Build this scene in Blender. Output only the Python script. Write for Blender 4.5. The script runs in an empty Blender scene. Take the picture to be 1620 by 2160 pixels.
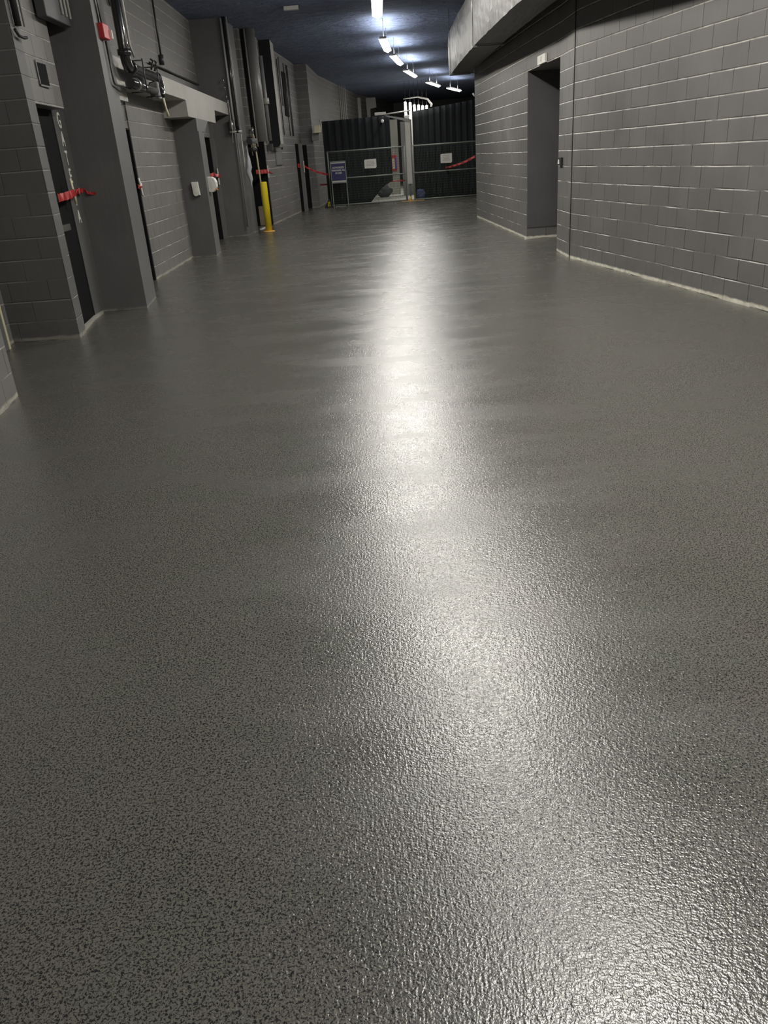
import bpy, bmesh, math, random
from mathutils import Vector, Matrix
from math import sin, cos, pi, atan2, hypot
random.seed(7)
scn = bpy.context.scene
C = scn.collection

# ------------------------------------------------------------------ camera
cam_d = bpy.data.cameras.new('camera')
cam = bpy.data.objects.new('camera', cam_d); C.objects.link(cam)
scn.camera = cam
PITCH, ROLL, HCAM, FPX = 0.42284, -0.07444, 1.5265, 1665.4
fw = Vector((0, cos(PITCH), -sin(PITCH)))
rt0 = Vector((1, 0, 0)); up0 = Vector((0, sin(PITCH), cos(PITCH)))
rt = cos(ROLL)*rt0 + sin(ROLL)*up0
up = -sin(ROLL)*rt0 + cos(ROLL)*up0
m = Matrix((rt, up, -fw)).transposed().to_4x4()
m.translation = Vector((0, 0, HCAM))
cam.matrix_world = m
cam_d.sensor_fit = 'VERTICAL'; cam_d.sensor_height = 36.0
cam_d.lens = FPX/2160*36.0
cam_d.clip_start = 0.05; cam_d.clip_end = 300

# ------------------------------------------------------------------ world, view
w = bpy.data.worlds.new('world'); scn.world = w; w.use_nodes = True
w.node_tree.nodes['Background'].inputs[0].default_value = (0.5, 0.55, 0.65, 1)
w.node_tree.nodes['Background'].inputs[1].default_value = 0.05
vs = scn.view_settings
vs.view_transform = 'Standard'; vs.look = 'None'; vs.gamma = 1.0; vs.use_curve_mapping = False
vs.exposure = 0.0
scn.cycles.use_denoising = True
scn.cycles.denoising_prefilter = 'ACCURATE'
scn.cycles.caustics_reflective = False
scn.cycles.sample_clamp_indirect = 4.0
scn.cycles.use_adaptive_sampling = False
LAMP = 104.0         # radiance leaving each half of a strip light's V-shaped lens
UP = 46.0             # radiance of the added uplight that imitates haze glow on the ceiling
LENS = 7.0           # glow of the lens plastic itself

# ------------------------------------------------------------------ materials
class NT:
    def __init__(s, name):
        s.m = bpy.data.materials.new(name); s.m.use_nodes = True
        s.t = s.m.node_tree; s.b = s.t.nodes['Principled BSDF']
    def n(s, typ, **kw):
        nd = s.t.nodes.new(typ)
        for k, v in kw.items():
            if k.startswith('i_'):
                key = k[2:]
                key = int(key) if key.isdigit() else key.replace('_', ' ')
                s.set(nd.inputs[key], v)
            else: setattr(nd, k, v)
        return nd
    def set(s, inp, v):
        if isinstance(v, bpy.types.NodeSocket): s.t.links.new(v, inp)
        else: inp.default_value = v
    def math(s, op, a, b=0.0, c=None):
        nd = s.t.nodes.new('ShaderNodeMath'); nd.operation = op
        s.set(nd.inputs[0], a); s.set(nd.inputs[1], b)
        if c is not None: s.set(nd.inputs[2], c)
        return nd.outputs[0]
    def mapr(s, v, a, b, c, d, smooth=False):
        nd = s.t.nodes.new('ShaderNodeMapRange')
        if smooth: nd.interpolation_type = 'SMOOTHSTEP'
        s.set(nd.inputs[0], v)
        for i, x in enumerate((a, b, c, d)): s.set(nd.inputs[i+1], x)
        return nd.outputs[0]
    def mix(s, f, a, b):
        nd = s.t.nodes.new('ShaderNodeMix'); nd.data_type = 'RGBA'
        s.set(nd.inputs[0], f)
        for i, v in ((6, a), (7, b)):
            if isinstance(v, tuple) and len(v) == 3: v = (*v, 1)
            s.set(nd.inputs[i], v)
        return nd.outputs[2]
    def noise(s, vec, scale, detail=2.0, rough=0.5, dist=0.0):
        nd = s.n('ShaderNodeTexNoise'); nd.inputs['Scale'].default_value = scale
        nd.inputs['Detail'].default_value = detail; nd.inputs['Roughness'].default_value = rough
        nd.inputs['Distortion'].default_value = dist
        s.t.links.new(vec, nd.inputs['Vector']); return nd.outputs['Fac']
    def bump(s, h, strength, dist, normal=None):
        nd = s.n('ShaderNodeBump'); nd.inputs['Strength'].default_value = strength
        nd.inputs['Distance'].default_value = dist
        s.t.links.new(h, nd.inputs['Height'])
        if normal: s.t.links.new(normal, nd.inputs['Normal'])
        return nd.outputs['Normal']
    def pos(s): return s.n('ShaderNodeNewGeometry').outputs['Position']
    def obj(s): return s.n('ShaderNodeTexCoord').outputs['Object']
    def uv(s): return s.n('ShaderNodeTexCoord').outputs['UV']
    def scalev(s, v, xyz):
        nd = s.n('ShaderNodeVectorMath'); nd.operation = 'MULTIPLY'
        s.t.links.new(v, nd.inputs[0]); nd.inputs[1].default_value = xyz; return nd.outputs[0]

def plain(name, col, rough=0.5, metal=0.0, var=0.12, scale=9.0, bump=0.0, coat=0.0, spec=0.5):
    s = NT(name); s.b.inputs['Specular IOR Level'].default_value = spec; v = s.obj()
    n = s.noise(v, scale, 4.0, 0.6)
    lo = tuple(c*(1-var) for c in col); hi = tuple(min(1, c*(1+var)) for c in col)
    s.set(s.b.inputs['Base Color'], s.mix(n, lo, hi))
    s.set(s.b.inputs['Roughness'], s.mapr(n, 0, 1, max(0.05, rough-0.08), min(1, rough+0.08)))
    s.b.inputs['Metallic'].default_value = metal
    if coat: s.b.inputs['Coat Weight'].default_value = coat
    if bump: s.set(s.b.inputs['Normal'], s.bump(s.noise(v, scale*12, 2.0), bump, 0.002))
    return s.m

def emit(name, col, strength, sampling='FRONT'):
    s = NT(name)
    s.b.inputs['Base Color'].default_value = (*col, 1)
    s.b.inputs['Emission Color'].default_value = (*col, 1)
    s.b.inputs['Emission Strength'].default_value = strength
    s.m.cycles.emission_sampling = sampling
    return s.m

def block_material(name, col, vert=1.0, light=0.75, foot=0.6, rough=0.5, block=0.4064, seed=0.0, smooth=False):
    """painted concrete block: 8 x 16 inch running bond, drawn in wall UV metres"""
    s = NT(name); uv = s.uv()
    sep = s.n('ShaderNodeSeparateXYZ'); s.t.links.new(uv, sep.inputs[0])
    u, v = sep.outputs[0], sep.outputs[1]
    off = s.n('ShaderNodeVectorMath'); off.operation = 'ADD'
    s.t.links.new(uv, off.inputs[0]); off.inputs[1].default_value = (seed, seed*0.7, seed)
    uvs = off.outputs[0]
    wob = s.math('MULTIPLY', s.math('SUBTRACT', s.noise(uvs, 2.2, 2.0), 0.5), 0.006)
    v2 = s.math('ADD', v, wob)
    row = s.math('DIVIDE', v2, 0.2032)
    hd = s.math('MULTIPLY', s.math('ABSOLUTE', s.math('SUBTRACT', s.math('FRACT', s.math('ADD', row, 0.5)), 0.5)), 0.2032)
    par = s.math('MODULO', s.math('FLOOR', row), 2.0)
    uu = s.math('ADD', s.math('DIVIDE', u, block), s.math('MULTIPLY', par, 0.5))
    vd = s.math('MULTIPLY', s.math('ABSOLUTE', s.math('SUBTRACT', s.math('FRACT', s.math('ADD', uu, 0.5)), 0.5)), block)
    hprof = s.mapr(hd, 0.0, 0.011, 0.0, 1.0, True)
    vprof = s.mapr(vd, 0.0, 0.006, 0.0, 1.0, True)
    # joints come and go where paint filled them, and strengthen with height
    st = s.scalev(uvs, (1.1, 7.0, 1.0))
    lowz = s.mapr(v, 1.2, 2.1, 0.0, 1.0)
    hn = s.math('ADD', s.noise(st, 1.6, 3.0, 0.65), s.math('MULTIPLY', lowz, 0.22))
    hmask = s.mapr(hn, 0.44, 0.60, 0.08, 1.0)
    vmask = s.mapr(s.noise(uvs, 1.3, 3.0, 0.6), 0.42, 0.62, 0.1, 1.0)
    hin = s.math('MULTIPLY', s.math('SUBTRACT', 1.0, hprof), hmask)
    vin = s.math('MULTIPLY', s.math('SUBTRACT', 1.0, vprof), s.math('MULTIPLY', vmask, vert))
    h = s.math('SUBTRACT', 1.0, s.math('MAXIMUM', hin, s.math('MULTIPLY', vin, 0.8)))
    pore = s.noise(uvs, 160, 3.0, 0.7)
    drip = s.noise(s.scalev(uvs, (26.0, 3.0, 1.0)), 1.0, 3.0)
    big = s.noise(uvs, 0.9, 4.0, 0.6)
    c = s.mix(s.mapr(big, 0.3, 0.7, 0, 1), tuple(x*0.88 for x in col), tuple(x*1.12 for x in col))
    c = s.mix(s.math('MULTIPLY', s.mapr(drip, 0.55, 0.75, 0, 1), 0.18), c, tuple(x*1.5 for x in col))
    # each block took the paint a little differently
    cell = s.n('ShaderNodeCombineXYZ'); s.set(cell.inputs[0], s.math('FLOOR', uu)); s.set(cell.inputs[1], s.math('FLOOR', row))
    wn = s.n('ShaderNodeTexWhiteNoise'); wn.noise_dimensions = '2D'; s.t.links.new(cell.outputs[0], wn.inputs['Vector'])
    c = s.mix(s.math('MULTIPLY', wn.outputs['Value'], 0.22), c, tuple(x*0.7 for x in col))
    # pale joints: worn mortar plus painted-in gloss highlights; dark hairline cracks on the uprights
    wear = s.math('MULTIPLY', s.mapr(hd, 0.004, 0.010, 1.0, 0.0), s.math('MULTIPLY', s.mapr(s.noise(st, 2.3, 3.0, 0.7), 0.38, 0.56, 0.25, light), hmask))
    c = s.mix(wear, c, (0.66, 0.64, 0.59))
    crack = s.math('MULTIPLY', s.mapr(vd, 0.0022, 0.0065, 1.0, 0.0), s.math('MULTIPLY', s.mapr(s.noise(uvs, 2.1, 2.0), 0.34, 0.52, 0.0, 0.85), vert))
    c = s.mix(crack, c, (0.012, 0.012, 0.012))
    # scuffed pale strip where the wall meets the new floor
    base = s.math('MULTIPLY', s.mapr(s.math('ADD', v, s.math('MULTIPLY', s.noise(s.scalev(uvs, (3, 1, 1)), 3, 3.0), -0.03)), 0.014, 0.034, 1.0, 0.0), s.mapr(s.noise(s.scalev(uvs, (2.5, 6, 1)), 1.5, 4.0, 0.7), 0.30, 0.48, 0.25, 1.0))
    c = s.mix(base, c, (foot, foot*0.96, foot*0.82))
    dust = s.math('MULTIPLY', s.mapr(v, 0.03, 0.35, 0.35, 0.0), s.mapr(s.noise(uvs, 5, 4.0, 0.7), 0.42, 0.6, 0, 1))
    c = s.mix(dust, c, (0.22, 0.21, 0.19))
    s.set(s.b.inputs['Base Color'], c)
    s.set(s.b.inputs['Roughness'], s.mapr(big, 0.3, 0.7, rough-0.06, rough+0.08))
    n1 = s.bump(pore, 0.35, 0.0015)
    n2 = s.bump(h, 1.0, 0.007, n1)
    s.set(s.b.inputs['Normal'], n2)
    return s.m

def paint_material(name, col, rough=0.45):
    """smooth painted concrete with faint streaks and a worn foot"""
    s = NT(name); uv = s.uv()
    sep = s.n('ShaderNodeSeparateXYZ'); s.t.links.new(uv, sep.inputs[0]); v = sep.outputs[1]
    big = s.noise(uv, 1.4, 4.0, 0.6)
    c = s.mix(s.mapr(big, 0.3, 0.7, 0, 1), tuple(x*0.9 for x in col), tuple(x*1.1 for x in col))
    streak = s.noise(s.scalev(uv, (34.0, 1.6, 1.0)), 1.0, 3.0)
    c = s.mix(s.math('MULTIPLY', s.mapr(streak, 0.5, 0.75, 0, 1), 0.2), c, tuple(x*1.55 for x in col))
    base = s.math('MULTIPLY', s.mapr(v, 0.008, 0.035, 1.0, 0.0), s.mapr(s.noise(s.scalev(uv, (4, 9, 1)), 1.6, 4.0, 0.7), 0.38, 0.58, 0.05, 0.8))
    c = s.mix(base, c, (0.36, 0.34, 0.29))
    s.set(s.b.inputs['Base Color'], c)
    s.b.inputs['Roughness'].default_value = rough
    s.set(s.b.inputs['Normal'], s.bump(s.noise(uv, 120, 3.0, 0.6), 0.25, 0.0015))
    return s.m

def floor_material():
    """black and grey flake epoxy with an orange-peel clear coat"""
    s = NT('flake_epoxy'); p = s.pos()
    n1 = s.noise(p, 170, 2.0, 0.65, 0.6)
    n2 = s.noise(p, 330, 1.0, 0.5)
    n3 = s.noise(p, 3.0, 3.0, 0.6)
    f = s.math('ADD', s.math('MULTIPLY', n1, 0.75), s.math('MULTIPLY', n2, 0.25))
    k = s.mapr(f, 0.435, 0.515, 0.0, 1.0)
    light = s.mix(s.mapr(n3, 0.35, 0.65, 0, 1), (0.142, 0.133, 0.118), (0.134, 0.135, 0.112))
    c = s.mix(k, (0.016, 0.016, 0.017), light)
    s.set(s.b.inputs['Base Color'], c)
    smear = s.noise(s.scalev(p, (1.0, 2.2, 1)), 1.1, 3.0, 0.55)
    s.set(s.b.inputs['Roughness'], s.mapr(smear, 0.32, 0.68, 0.205, 0.31))
    s.b.inputs['Specular IOR Level'].default_value = 0.75
    peel = s.noise(p, 185, 1.0, 0.5)
    wide = s.noise(p, 92, 1.0, 0.5, 0.3)
    s.set(s.b.inputs['Normal'], s.bump(peel, 1.0, 0.0009, s.bump(wide, 1.0, 0.0014)))
    return s.m

def ceiling_material():
    s = NT('sprayed_ceiling'); p = s.pos()
    n = s.noise(s.scalev(p, (1, 1.6, 1)), 3.0, 5.0, 0.65, 0.6); f = s.noise(p, 28, 4.0, 0.7)
    c = s.mix(s.mapr(n, 0.3, 0.7, 0, 1), (0.125, 0.155, 0.235), (0.19, 0.23, 0.34))  # bluish lens haze around the lamps is mixed into this colour
    s.set(s.b.inputs['Base Color'], c); s.b.inputs['Roughness'].default_value = 0.9
    b = s.bump(f, 0.8, 0.02); b = s.bump(n, 1.0, 0.16, b)
    s.set(s.b.inputs['Normal'], b); return s.m

def cloth_material(name, col, rough=0.9):
    s = NT(name); v = s.obj()
    n = s.noise(s.scalev(v, (9, 9, 0.7)), 1.0, 3.0)
    s.set(s.b.inputs['Base Color'], s.mix(n, tuple(x*0.7 for x in col), tuple(x*1.3 for x in col)))
    s.b.inputs['Roughness'].default_value = rough
    s.b.inputs['Specular IOR Level'].default_value = 0.15
    s.set(s.b.inputs['Normal'], s.bump(s.noise(v, 60, 2.0), 0.3, 0.004)); return s.m

def foil_material():
    s = NT('duct_jacket'); v = s.uv()
    n = s.noise(s.scalev(v, (9.0, 1.3, 1)), 1.0, 4.0, 0.6, 0.8)
    big = s.noise(v, 1.7, 3.0)
    s.set(s.b.inputs['Base Color'], s.mix(big, (0.08, 0.078, 0.075), (0.11, 0.108, 0.102)))
    s.b.inputs['Roughness'].default_value = 0.45
    b = s.bump(n, 1.0, 0.05)
    s.set(s.b.inputs['Normal'], b); return s.m

CH = (0.152, 0.147, 0.144)
M = dict(
    floor=floor_material(), ceiling=ceiling_material(),
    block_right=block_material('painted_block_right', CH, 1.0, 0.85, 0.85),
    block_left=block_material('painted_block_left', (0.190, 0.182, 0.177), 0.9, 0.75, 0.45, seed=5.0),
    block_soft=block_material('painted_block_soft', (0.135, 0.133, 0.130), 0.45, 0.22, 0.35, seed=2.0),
    pier=paint_material('painted_concrete', (0.130, 0.129, 0.127)),
    jamb=paint_material('dark_jamb_paint', (0.10, 0.10, 0.102)),
    beam=paint_material('painted_beam', (0.40, 0.385, 0.355), 0.5),
    jacket=foil_material(),
    concrete=plain('bare_concrete', (0.42, 0.42, 0.37), 0.7, scale=3.0),
    door=plain('black_door_paint', (0.010, 0.010, 0.011), 0.65, var=0.2, spec=0.15),
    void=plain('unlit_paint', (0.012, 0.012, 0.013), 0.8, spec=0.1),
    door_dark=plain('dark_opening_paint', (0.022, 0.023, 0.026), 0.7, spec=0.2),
    frame=plain('grey_frame_paint', (0.17, 0.17, 0.165), 0.4),
    frame_tan=plain('bare_tan_frame', (0.42, 0.36, 0.22), 0.5),
    pipe_black=plain('glossy_black_pipe', (0.02, 0.02, 0.021), 0.22, var=0.2, coat=0.5),
    pipe_grey=plain('grey_painted_pipe', (0.24, 0.24, 0.235), 0.35),
    pipe_dark=plain('dark_painted_conduit', (0.03, 0.03, 0.031), 0.4),
    pipe_white=plain('pale_conduit', (0.55, 0.54, 0.50), 0.4),
    steel=plain('galvanised_steel', (0.45, 0.46, 0.44), 0.3, 0.9),
    copper=plain('tan_pipe', (0.40, 0.32, 0.20), 0.4),
    red=plain('red_enamel', (0.5, 0.03, 0.03), 0.4),
    tape=plain('red_barrier_tape', (0.44, 0.03, 0.03), 0.35, var=0.3, scale=14),
    white=plain('white_plastic', (0.80, 0.79, 0.74), 0.35, var=0.04),
    paper=plain('paper', (0.78, 0.77, 0.71), 0.8, var=0.05),
    ink=plain('faded_ink', (0.42, 0.40, 0.36), 0.8),
    letter=plain('white_letter_vinyl', (0.88, 0.86, 0.78), 0.45, var=0.04),
    yellow=plain('yellow_bollard_paint', (0.90, 0.70, 0.03), 0.4, var=0.06),
    yellow2=plain('cream_frame_edge', (0.78, 0.72, 0.50), 0.5, var=0.06),
    rubber=plain('black_rubber', (0.015, 0.015, 0.016), 0.6),
    blue=plain('navy_sign_print', (0.022, 0.024, 0.10), 0.5, var=0.1),
    blue_bright=plain('bright_blue_plastic', (0.10, 0.10, 0.62), 0.4),
    orange=plain('orange_plastic', (0.85, 0.30, 0.06), 0.5),
    fence=plain('green_grey_rail', (0.26, 0.29, 0.25), 0.45),
    mesh=plain('dark_green_wire', (0.05, 0.068, 0.052), 0.5),
    drape=cloth_material('black_drape', (0.026, 0.028, 0.031)),
    bag=plain('crumpled_plastic', (0.55, 0.56, 0.60), 0.25, bump=1.0),
    bagdark=plain('grey_sack', (0.10, 0.11, 0.12), 0.6, bump=0.8),
    bagblue=plain('blue_sack', (0.10, 0.12, 0.24), 0.6, bump=0.8),
    lamp=emit('lamp_diffuser', (1.0, 0.965, 0.88), LENS, 'NONE'),
    tube=emit('glowing_tube', (1.0, 0.97, 0.90), 9.0),
    lampbody=plain('white_lamp_body', (0.7, 0.7, 0.66), 0.4),
    brown=plain('brown_board', (0.30, 0.24, 0.17), 0.6),
    amber=plain('amber_base', (0.75, 0.45, 0.12), 0.5),
    panel=plain('dark_grey_panel', (0.07, 0.071, 0.075), 0.5),
)

# ------------------------------------------------------------------ mesh helpers
class MB:
    def __init__(s): s.v = []; s.f = []; s.sm = []
    def quad(s, *ids): s.f.append(ids)
    def box(s, x0, x1, y0, y1, z0, z1, M4=None):
        b = len(s.v)
        for z in (z0, z1):
            for x, y in ((x0, y0), (x1, y0), (x1, y1), (x0, y1)):
                p = Vector((x, y, z)); s.v.append(M4 @ p if M4 else p)
        for q in ((3,2,1,0), (4,5,6,7), (0,1,5,4), (1,2,6,5), (2,3,7,6), (3,0,4,7)):
            s.f.append(tuple(b+i for i in q))
        return s
    def prism(s, poly, z0, z1):
        """vertical prism over a footprint (any winding)"""
        a = sum(poly[i][0]*poly[(i+1) % len(poly)][1]-poly[(i+1) % len(poly)][0]*poly[i][1] for i in range(len(poly)))
        if a < 0: poly = poly[::-1]
        b = len(s.v); n = len(poly)
        for z in (z0, z1):
            for x, y in poly: s.v.append(Vector((x, y, z)))
        s.f.append(tuple(b+i for i in reversed(range(n)))); s.f.append(tuple(b+n+i for i in range(n)))
        for i in range(n):
            j = (i+1) % n; s.f.append((b+i, b+j, b+n+j, b+n+i))
        return s
    def slab(s, poly, origin, ax, ay, thick):
        """flat outline (2D) placed with axes ax, ay and given thickness along their normal"""
        origin, ax, ay = Vector(origin), Vector(ax), Vector(ay); nz = ax.cross(ay).normalized()
        b = len(s.v); n = len(poly)
        for t in (0, thick):
            for x, y in poly: s.v.append(origin+ax*x+ay*y+nz*t)
        s.f.append(tuple(b+i for i in reversed(range(n)))); s.f.append(tuple(b+n+i for i in range(n)))
        for i in range(n):
            j = (i+1) % n; s.f.append((b+i, b+j, b+n+j, b+n+i))
        return s
    def tube(s, pts, r, seg=12, cap=True):
        pts = [Vector(p) for p in pts]; n = len(pts); b = len(s.v)
        rs = r if isinstance(r, (list, tuple)) else [r]*n
        t0 = (pts[1]-pts[0]).normalized()
        ref = Vector((0, 0, 1)) if abs(t0.z) < 0.9 else Vector((1, 0, 0))
        u = t0.cross(ref).normalized()
        for i, p in enumerate(pts):
            if i == 0: t = t0
            elif i == n-1: t = (pts[-1]-pts[-2]).normalized()
            else: t = ((pts[i+1]-p).normalized()+(p-pts[i-1]).normalized()).normalized()
            u = (u-t*u.dot(t)).normalized(); w_ = t.cross(u)
            for k in range(seg):
                a = 2*pi*k/seg; s.v.append(p+(u*cos(a)+w_*sin(a))*rs[i])
        for i in range(n-1):
            for k in range(seg):
                k2 = (k+1) % seg
                s.f.append((b+i*seg+k, b+(i+1)*seg+k, b+(i+1)*seg+k2, b+i*seg+k2)); s.sm.append(len(s.f)-1)
        if cap:
            s.f.append(tuple(b+k for k in range(seg)))
            s.f.append(tuple(b+(n-1)*seg+k for k in reversed(range(seg))))
        return s
    def ribbon(s, pts, width, thick=0.0012, twist=0.0, axis=(0, 0, 1)):
        pts = [Vector(p) for p in pts]; n = len(pts); b = len(s.v)
        for i, p in enumerate(pts):
            t = (pts[min(i+1, n-1)]-pts[max(i-1, 0)]).normalized()
            a = Vector(axis); a = (a-t*a.dot(t)).normalized(); c = t.cross(a)
            ang = twist*sin(i*1.7); wv = (a*cos(ang)+c*sin(ang))*width/2; nv = (c*cos(ang)-a*sin(ang))*thick/2
            for q in (wv+nv, -wv+nv, -wv-nv, wv-nv): s.v.append(p+q)
        for i in range(n-1):
            for k in range(4):
                k2 = (k+1) % 4; s.f.append((b+i*4+k, b+(i+1)*4+k, b+(i+1)*4+k2, b+i*4+k2))
        s.f.append((b, b+1, b+2, b+3)); s.f.append((b+4*n-1, b+4*n-2, b+4*n-3, b+4*n-4)); return s
    def build(s, name, mat, parent=None, bevel=0.0, loc=None):
        me = bpy.data.meshes.new(name)
        o0 = Vector(loc) if loc is not None else Vector((0, 0, 0))
        if parent is not None and loc is None: o0 = Vector(parent['_base'])
        me.from_pydata([v-o0 for v in s.v], [], s.f)
        bm = bmesh.new(); bm.from_mesh(me); bmesh.ops.recalc_face_normals(bm, faces=bm.faces)
        if bevel:
            bmesh.ops.bevel(bm, geom=[e for e in bm.edges if e.is_manifold and e.calc_face_angle(0) > 0.6], offset=bevel, segments=2, affect='EDGES', profile=0.5)
        uvl = bm.loops.layers.uv.new('uv')
        for f in bm.faces:
            n = f.normal
            if abs(n.z) < 0.75:
                t = Vector((-n.y, n.x, 0)); t.normalize()
                # run u along the longer horizontal axis so neighbours share courses
                for l in f.loops:
                    p = l.vert.co+o0; l[uvl].uv = (p.dot(t), p.z)
            else:
                for l in f.loops:
                    p = l.vert.co+o0; l[uvl].uv = (p.x, p.y)
        bm.to_mesh(me); bm.free()
        if s.sm and not bevel:
            ss = set(s.sm)
            for i, p in enumerate(me.polygons): p.use_smooth = i in ss
        me.materials.append(mat)
        o = bpy.data.objects.new(name, me); C.objects.link(o)
        if parent is not None: o.parent = parent
        elif loc is not None: o.location = loc
        return o

def struct(name, mb, mat, **k):
    o = mb.build(name, mat, **k); o['kind'] = 'structure'; return o
def tag(o, label, cat, group=None, kind=None):
    o['label'] = label; o['category'] = cat
    if group: o['group'] = group
    if kind: o['kind'] = kind
    return o
def thing(name, base, label, cat, group=None):
    e = bpy.data.objects.new(name, None); C.objects.link(e); e.location = base; e.empty_display_size = 0.1
    e['_base'] = [float(x) for x in base]
    return tag(e, label, cat, group)
def bend(p0, p1, p2, r, k=5):
    """points of a rounded elbow at p1"""
    p0, p1, p2 = Vector(p0), Vector(p1), Vector(p2)
    a = p1+(p0-p1).normalized()*r; c = p1+(p2-p1).normalized()*r
    return [(a*(1-t)**2+p1*2*t*(1-t)+c*t*t) for t in [i/k for i in range(k+1)]]
def text_mesh(body, size, name, mat, parent, origin, ax, ay, thick=0.002, align='CENTER', sx=1.0):
    cu = bpy.data.curves.new(name, 'FONT'); cu.body = body; cu.size = size; cu.align_x = align; cu.align_y = 'CENTER'
    cu.extrude = thick/2; cu.offset = size*0.012; cu.resolution_u = 4
    tmp = bpy.data.objects.new('tmp_text', cu); C.objects.link(tmp)
    dg = bpy.context.evaluated_depsgraph_get(); dg.update()
    me = bpy.data.meshes.new_from_object(tmp.evaluated_get(dg)); bpy.data.objects.remove(tmp); bpy.data.curves.remove(cu)
    ax, ay, o0 = Vector(ax), Vector(ay), Vector(origin); nz = ax.cross(ay)
    b = Vector(parent['_base']) if parent is not None else Vector((0, 0, 0))
    for v in me.vertices: v.co = o0+ax*(v.co.x*sx)+ay*v.co.y+nz*v.co.z-b
    me.name = name; me.materials.clear(); me.materials.append(mat)
    o = bpy.data.objects.new(name, me); C.objects.link(o)
    if parent is not None: o.parent = parent
    return o

ZC = 4.5
# ------------------------------------------------------------------ floor and ceiling
struct('floor', MB().box(-6, 14, -6, 62, -0.2, 0), M['floor'])
struct('floor', MB().box(-1.2, 10, 30.95, 55.9, 0, 0.006), M['concrete'])
struct('ceiling', MB().box(-6, 14, -6, 62, ZC, ZC+0.3), M['ceiling'])

# ------------------------------------------------------------------ left side, near to far
XB = -4.8
def lw(poly, z0, z1, mat='block_left', name='wall_left'): return struct(name, MB().prism(poly, z0, z1), M[mat])
lw([(XB, -5.5), (-2.6, -5.5), (-2.73, 5.6), (-2.79, 6.1), (XB, 6.1)], 0, ZC)
lw([(XB, 6.1), (-3.74, 6.1), (-3.74, 8.4), (XB, 8.4)], 0, ZC)
lw([(XB, 8.4), (-3.04, 8.4), (-3.08, 8.72), (XB, 8.72)], 0, ZC, 'block_soft')
lw([(XB, 8.72), (-3.08, 8.72), (-3.12, 9.66), (XB, 9.66)], 2.22, ZC)
lw([(XB, 9.66), (-3.26, 9.66), (-3.28, 10.1), (XB, 10.1)], 0, ZC, 'pier')
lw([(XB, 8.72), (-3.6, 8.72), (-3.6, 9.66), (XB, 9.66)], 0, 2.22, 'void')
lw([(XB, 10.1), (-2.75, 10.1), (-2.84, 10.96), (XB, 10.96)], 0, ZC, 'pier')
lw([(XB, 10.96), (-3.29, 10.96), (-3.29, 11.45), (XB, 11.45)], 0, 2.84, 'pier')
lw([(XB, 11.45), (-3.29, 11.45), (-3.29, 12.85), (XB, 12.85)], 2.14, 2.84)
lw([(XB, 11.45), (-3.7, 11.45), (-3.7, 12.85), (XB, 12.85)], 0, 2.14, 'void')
lw([(XB, 12.85), (-3.27, 12.85), (-3.27, 15.87), (XB, 15.87)], 0, 2.84)
lw([(XB, 10.96), (-3.45, 10.96), (-3.45, 20.17), (XB, 20.17)], 2.84, ZC)
lw([(XB, 15.87), (-2.82, 15.87), (-2.86, 16.62), (XB, 16.62)], 0, 2.16, 'pier')
# haunch on top of the second pier, flaring to the far side
struct('trim_1', MB().slab([(15.87, 2.16), (16.62, 2.16), (17.13, 2.37), (15.9, 2.37)], (-3.4, 0, 0), (0, 1, 0), (0, 0, 1), 0.56), M['pier'])
lw([(XB, 15.87), (-3.42, 15.87), (-3.42, 18.6), (XB, 18.6)], 2.16, 2.84, 'pier')
lw([(XB, 16.62), (-3.27, 16.62), (-3.27, 18.6), (XB, 18.6)], 0, 2.16)
lw([(XB, 18.6), (-3.27, 18.6), (-3.27, 19.75), (XB, 19.75)], 2.16, 2.84)
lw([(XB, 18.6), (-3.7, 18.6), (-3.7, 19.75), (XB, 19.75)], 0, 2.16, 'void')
lw([(XB, 19.75), (-3.22, 19.75), (-3.22, 20.17), (XB, 20.17)], 0, 2.84, 'pier')
# the beam over the bay: deep ends, stepped underside
bm_prof = [(10.96, 2.37), (11.38, 2.37), (11.38, 2.62), (15.25, 2.62), (15.29, 2.37), (18.15, 2.37), (18.22, 2.61), (20.17, 2.61), (20.17, 2.85), (10.96, 2.85)]
struct('trim_2', MB().slab(bm_prof, (-3.29, 0, 0), (0, 1, 0), (0, 0, 1), 0.44), M['beam'])
lw([(XB, 20.17), (-2.77, 20.17), (-2.66, 21.4), (XB, 21.4)], 0, ZC, 'pier')
lw([(XB, 21.4), (-2.72, 21.4), (-2.72, 21.72), (XB, 21.72)], 0, ZC)
lw([(XB, 21.72), (-2.6, 21.72), (-2.44, 23.25), (XB, 23.25)], 2.18, ZC)
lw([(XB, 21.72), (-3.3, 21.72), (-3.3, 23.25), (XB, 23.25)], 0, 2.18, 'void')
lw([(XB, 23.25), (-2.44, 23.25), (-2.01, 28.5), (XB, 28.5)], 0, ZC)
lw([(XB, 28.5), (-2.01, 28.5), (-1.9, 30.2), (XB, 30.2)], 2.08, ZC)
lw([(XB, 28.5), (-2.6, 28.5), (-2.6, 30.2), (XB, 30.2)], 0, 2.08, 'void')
lw([(XB, 30.2), (-1.49, 30.2), (-1.3, 34.4), (XB, 34.4)], 0, ZC)
lw([(XB, 34.4), (-1.3, 34.4), (0.2, 46), (2.5, 56), (XB, 56)], 0, ZC)

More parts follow.
